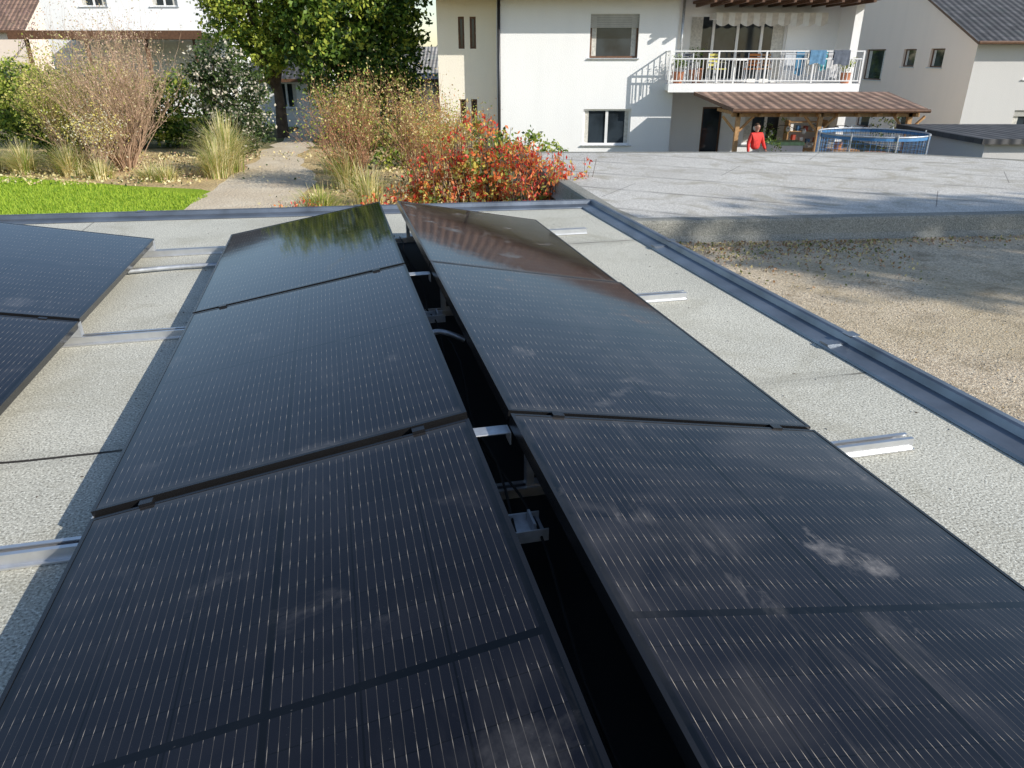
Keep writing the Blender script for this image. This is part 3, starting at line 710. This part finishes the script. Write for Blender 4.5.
chair(9.9,25.1,TZ,0,(.4,.38,.35),'patio_chair'); chair(10.6,25.1,TZ,0,(.4,.38,.35),'patio_chair')
pot_plant(7.75,23.0,TZ,2.4,[LH[1],LG[1]]); pot_plant(11.2,23.4,TZ,2.6,[LH[0],LG[1]])
# ---- person in a red jacket standing under the canopy
def skin_fig(name,verts,edges,rads,mat,parent,root=0):
    me=bpy.data.meshes.new(name); me.from_pydata(verts,edges,[]); me.materials.append(mat)
    o=bpy.data.objects.new(name,me); scn.collection.objects.link(o); o.parent=parent
    o.modifiers.new('s','SKIN')
    for i,r in enumerate(rads):
        sv=me.skin_vertices[0].data[i]; sv.radius=r if isinstance(r,tuple) else (r,r); sv.use_root=(i==root)
    ss=o.modifiers.new('ss','SUBSURF'); ss.levels=2; ss.render_levels=2
    return o
PX,PYY=7.12,22.5
per=empty('person'); per.location=(PX,PYY,TZ); per.rotation_euler=(0,0,.35)
M_red=simple('red_jacket',(.72,.05,.04),.8,0,.2,12); M_jean=simple('dark_jeans',(.035,.045,.08),.8); M_skin=simple('skin',(.55,.32,.23),.5,0,.05); M_hair=simple('brown_hair',(.06,.035,.02),.7)
skin_fig('jacket',[(0,0,.95),(0,0,1.15),(0,0,1.36),(0,0,1.46),(.17,0,1.40),(.25,-.03,1.14),(.20,-.22,.99),(-.17,0,1.40),(-.24,.02,1.14),(-.26,-.06,.90)],[(0,1),(1,2),(2,3),(2,4),(4,5),(5,6),(2,7),(7,8),(8,9)],[(.165,.115),(.15,.11),(.17,.11),(.07,.07),.065,.052,.042,.065,.052,.042],M_red,per)
skin_fig('trousers',[(0,0,.95),(.09,0,.86),(.10,-.02,.48),(.10,.02,.08),(-.09,0,.86),(-.10,0,.48),(-.11,.02,.08)],[(0,1),(1,2),(2,3),(0,4),(4,5),(5,6)],[(.14,.10),.09,.062,.048,.09,.062,.048],M_jean,per)
skin_fig('head',[(0,0,1.44),(0,-.005,1.52),(0,-.01,1.59),(0,-.005,1.66)],[(0,1),(1,2),(2,3)],[.05,.055,(.075,.09),(.07,.085)],M_skin,per)
skin_fig('hair',[(0,.03,1.56),(0,.028,1.64),(0,.012,1.71)],[(0,1),(1,2)],[(.075,.07),(.084,.085),(.06,.07)],M_hair,per)
b=MB(); b.tube([(0,-.095,1.60),(0,-.125,1.575),(0,-.095,1.565)],[.008,.014,.010],6,0)
for sx in (-1,1):
    b.tube([(sx*.03,-.098,1.612),(sx*.03,-.092,1.612)],.009,8,1); b.tube([(sx*.082,.0,1.625),(sx*.088,.0,1.575)],.012,6,0)
b.tube([(-.022,-.09,1.54),(.022,-.09,1.54)],.006,5,2)
b.build('face',[M_skin,M_dark,simple('lips',(.4,.13,.11),.5)],per)
for nm,c,dr in (('hand_r',Vector((.19,-.25,.97)),Vector((-.35,-.85,-.25))),('hand_l',Vector((-.262,-.07,.87)),Vector((0,-.12,-1)))):
    dr.normalize(); sd_=dr.cross(Vector((1,0,.2))).normalized()
    vs=[c,c+dr*.05,c+dr*.085]; es=[(0,1),(1,2)]; rs=[.022,(.034,.018),(.034,.016)]
    hb=skin_fig(nm,vs,es,rs,M_skin,per)
    b=MB()
    for k in range(4):
        o_=sd_*(k-1.5)*.017; ln=(.065,.075,.07,.055)[k]; p0=c+dr*.085+o_
        b.tube([p0,p0+dr*ln*.5,p0+dr*ln+Vector((.012,0,-.006))],[.0085,.008,.006],6)
    p0=c+dr*.03-sd_*.03; b.tube([p0,p0+dr*.03-sd_*.02,p0+dr*.06-sd_*.025],[.010,.009,.007],6)
    b.build(nm+'_fingers',[M_skin],per,None,True)
b=MB()
for sx in (-.11,.10): b.tube([(sx,.06,.045),(sx,-.02,.05),(sx,-.12,.04),(sx,-.19,.03)],[.04,.05,.045,.028],10)
b.build('shoes',[M_dark],per,None,True)
# trampoline
b=MB(); cx,cy=9.15,19.6; R=1.3; N_=32
rg=lambda r,z:[(cx+math.cos(2*math.pi*i/N_)*r,cy+math.sin(2*math.pi*i/N_)*r,z) for i in range(N_+1)]
b.tube(rg(R,-2.05),.03,6,0,False); b.tube(rg(R,-.50),.02,6,0,False)
b.face(rg(R-.25,-2.04)[:-1],2)
o_,i_=rg(R,-2.0),rg(R-.28,-2.0)
for i in range(N_): b.face([o_[i],o_[i+1],i_[i+1],i_[i]],1)
o_,i_=rg(R+.01,-.52),rg(R+.01,-.59)
for i in range(N_): b.face([o_[i],o_[i+1],i_[i+1],i_[i]],1)
for i in range(0,N_,4):
    a=2*math.pi*i/N_; x,y=cx+math.cos(a)*(R+.03),cy+math.sin(a)*(R+.03)
    b.tube([(x,y,-2.95),(x,y,-.44)],.02,6,0)
for i in range(N_*4):
    a=2*math.pi*i/(N_*4); x,y=cx+math.cos(a)*R,cy+math.sin(a)*R; b.tube([(x,y,-2),(x,y,-.5)],.004,3,1 if i%2 else 2,False)
for k in range(26): b.tube(rg(R,-2+k*.058),.004,3,1 if k%2 else 2,False)
b.build('trampoline',[M_galv,M_blue,M_net])
S=empty('garden_shed')
b=MB(); b.box(11.2,19,18.2,22,-3.0,-.62); b.build('walls',[M_plg],S)
b=MB(); b.box(11.0,19.3,18.0,22.2,-.62,-.5); b.build('flat_roof',[M_tiled],S)
b=MB()
for i in range(30): b.box(8.9+i*.16,9.02+i*.16,15.1,15.13,-2.95,-.62)
for k in (-1.0,-2.2): b.box(8.8,13.7,15.131,15.17,k-.04,k+.04)
b.build('wooden_fence',[M_brown])
RH=empty('cream_gable_house'); TL=Matrix.Translation((19,50,0))@Matrix.Rotation(-math.pi/2,4,'Z')
gw=[(50-43.2,50-41.0,.15,1.62),(50-39.1,50-37.9,.82,1.60),(50-36.6,50-35.4,.82,1.60),(50-43.0,50-41.4,-2.2,-1.2),(50-38.6,50-37.2,-2.0,-1.1)]
facade('gable_wall',0,17,-3.1,2.0,gw,M_plc,RH,TL,.15,[(0,0,2.0),(17,0,2.0),(8.5,0,5.32)])
for h in gw: window('gable_window',h,RH,TL,1,0,M_brown,True)
Tf=Matrix.Translation((0,33,0)); fw=[(21.2,22.6,-2.0,-.8),(21.2,22.6,.4,1.5)]
facade('eaves_wall',19,31,-3.1,2.0,fw,M_plg,RH,Tf)  # cream house's front wall: its shade is put into the grey colour
for h in fw: window('front_window',h,RH,Tf,2,.3)
b=MB()
b.face([(18.7,32.5,1.82),(31,32.5,1.82),(31,41.5,5.38),(18.7,41.5,5.38)],0); b.face([(18.7,41.5,5.38),(31,41.5,5.38),(31,50.5,1.82),(18.7,50.5,1.82)],0)
b.face([(18.7,32.5,1.72),(18.7,32.5,1.82),(18.7,41.5,5.38),(18.7,41.5,5.28)],1); b.face([(18.7,50.5,1.72),(18.7,50.5,1.82),(18.7,41.5,5.38),(18.7,41.5,5.28)],1)
b.face([(18.7,32.5,1.72),(31,32.5,1.72),(31,32.5,1.82),(18.7,32.5,1.82)],1); b.tube([(18.7,32.43,1.78),(31,32.43,1.78)],.07,8,1)
b.build('roof',[M_tiled,M_brown],RH)
def small_house(name,x0,x1,y0,y1,z0,ze,zr,wm,rm,wins,ov=.4):
    E=empty(name); T=Matrix.Translation((0,y0,0)); facade('front_wall',x0,x1,z0,ze,wins,wm,E,T)
    for h in wins: window('window',h,E,T,2)
    b=MB(); b.box(x0,x0+.02,y0+.01,y1,z0,ze); b.box(x1-.02,x1,y0+.01,y1,z0,ze); b.box(x0,x1,y1,y1+.02,z0,ze)
    ym=(y0+y1)/2
    b.face([(x0+.01,y0,ze),(x0+.01,y1,ze),(x0+.01,ym,zr-.1)]); b.face([(x1-.01,y0,ze),(x1-.01,ym,zr-.1),(x1-.01,y1,ze)]); b.build('side_walls',[wm],E)
    b=MB(); s=(zr-ze)/(ym-y0)
    for sg in (0,1):
        ya=y0-ov if sg==0 else y1+ov
        b.face([(x0-ov,ya,ze-ov*s),(x1+ov,ya,ze-ov*s),(x1+ov,ym,zr),(x0-ov,ym,zr)],0)
        b.face([(x0-ov,ya,ze-ov*s-.14),(x1+ov,ya,ze-ov*s-.14),(x1+ov,ya,ze-ov*s),(x0-ov,ya,ze-ov*s)],1)
    b.build('roof',[rm,M_brown],E); return E
small_house('grey_roof_outbuilding',-6.2,-2.2,39,45,-1.8,.45,1.75,M_plw,M_tileg,[(-3.9,-3.1,-1.0,0.1)])
small_house('white_background_house',-24,-15.2,42,50,-1.8,5.0,8,M_plw,M_tiled,[(-22,-20.6,3.6,4.7),(-18.4,-17,3.6,4.7)])
b=MB(); b.box(-22.5,-14,36.5,41.9,2.05,2.28,0); b.box(-22.6,-13.9,36.4,36.5,1.98,2.34,1)
for x in (-22,-19.3,-16.6,-14.4): b.box(x-.07,x+.07,36.7,36.84,-1.75,2.05,1)
b.build('carport',[M_conc,M_brown])
small_house('garden_house',-11.6,-8.6,36,39,-1.8,.6,1.5,M_plw,M_tiled,[(-10.8,-9.8,-.9,.2)])
small_house('distant_house',14,27,62,74,-3.1,3.2,8,M_plw,M_tileb,[(17,18.4,1,2.2),(21,22.4,1,2.2)])
small_house('distant_house',-46,-33,55,65,-1.8,3.2,7,M_plc,M_tileb,[(-43,-41.6,1,2.2),(-38,-36.6,1,2.2)])

# tree standing to the right (throws dappled shade on gravel)
tree('garden_tree',16.6,-1.5,8,.22,[((16.6,-1.5,7.7),(1.8,1.5,1.1)),((15.6,-2.1,8.1),(1.2,1.1,.7)),((18.2,-.6,7.0),(1.5,1.2,1.0))],300,24,.18,LG,.42,(1,2))

# ---------------------------------------------------------------- light, sky, camera
EL=RAD(29); sd=Vector((.85,-.53,0)).normalized()
sdir=Vector((sd.x*math.cos(EL),sd.y*math.cos(EL),math.sin(EL)))
w=bpy.data.worlds.new('World'); scn.world=w; w.use_nodes=True; nt=w.node_tree
bg=nt.nodes['Background']; sk=nt.nodes.new('ShaderNodeTexSky'); sk.sky_type='NISHITA'; sk.sun_disc=False
sk.sun_elevation=EL; sk.sun_rotation=math.atan2(sd.x,sd.y); sk.dust_density=.4; sk.air_density=1.0
nt.links.new(sk.outputs[0],bg.inputs[0]); bg.inputs[1].default_value=.15
ld=bpy.data.lights.new('sun','SUN'); ld.energy=5.0; ld.angle=RAD(.5); ld.color=(1,.95,.86)
lo=bpy.data.objects.new('sun',ld); scn.collection.objects.link(lo); lo.rotation_euler=(-sdir).to_track_quat('-Z','Y').to_euler(); lo.location=(20,-6,15)
cd=bpy.data.cameras.new('camera'); cam=bpy.data.objects.new('camera',cd); scn.collection.objects.link(cam); scn.camera=cam
cam.location=(0,0,1.25); cam.rotation_euler=(RAD(90-23.98),0,0); cd.sensor_width=36; cd.lens=36*735/1024; cd.clip_start=.02; cd.clip_end=3000
scn.view_settings.view_transform='Standard'; scn.view_settings.look='None'; scn.view_settings.exposure=0
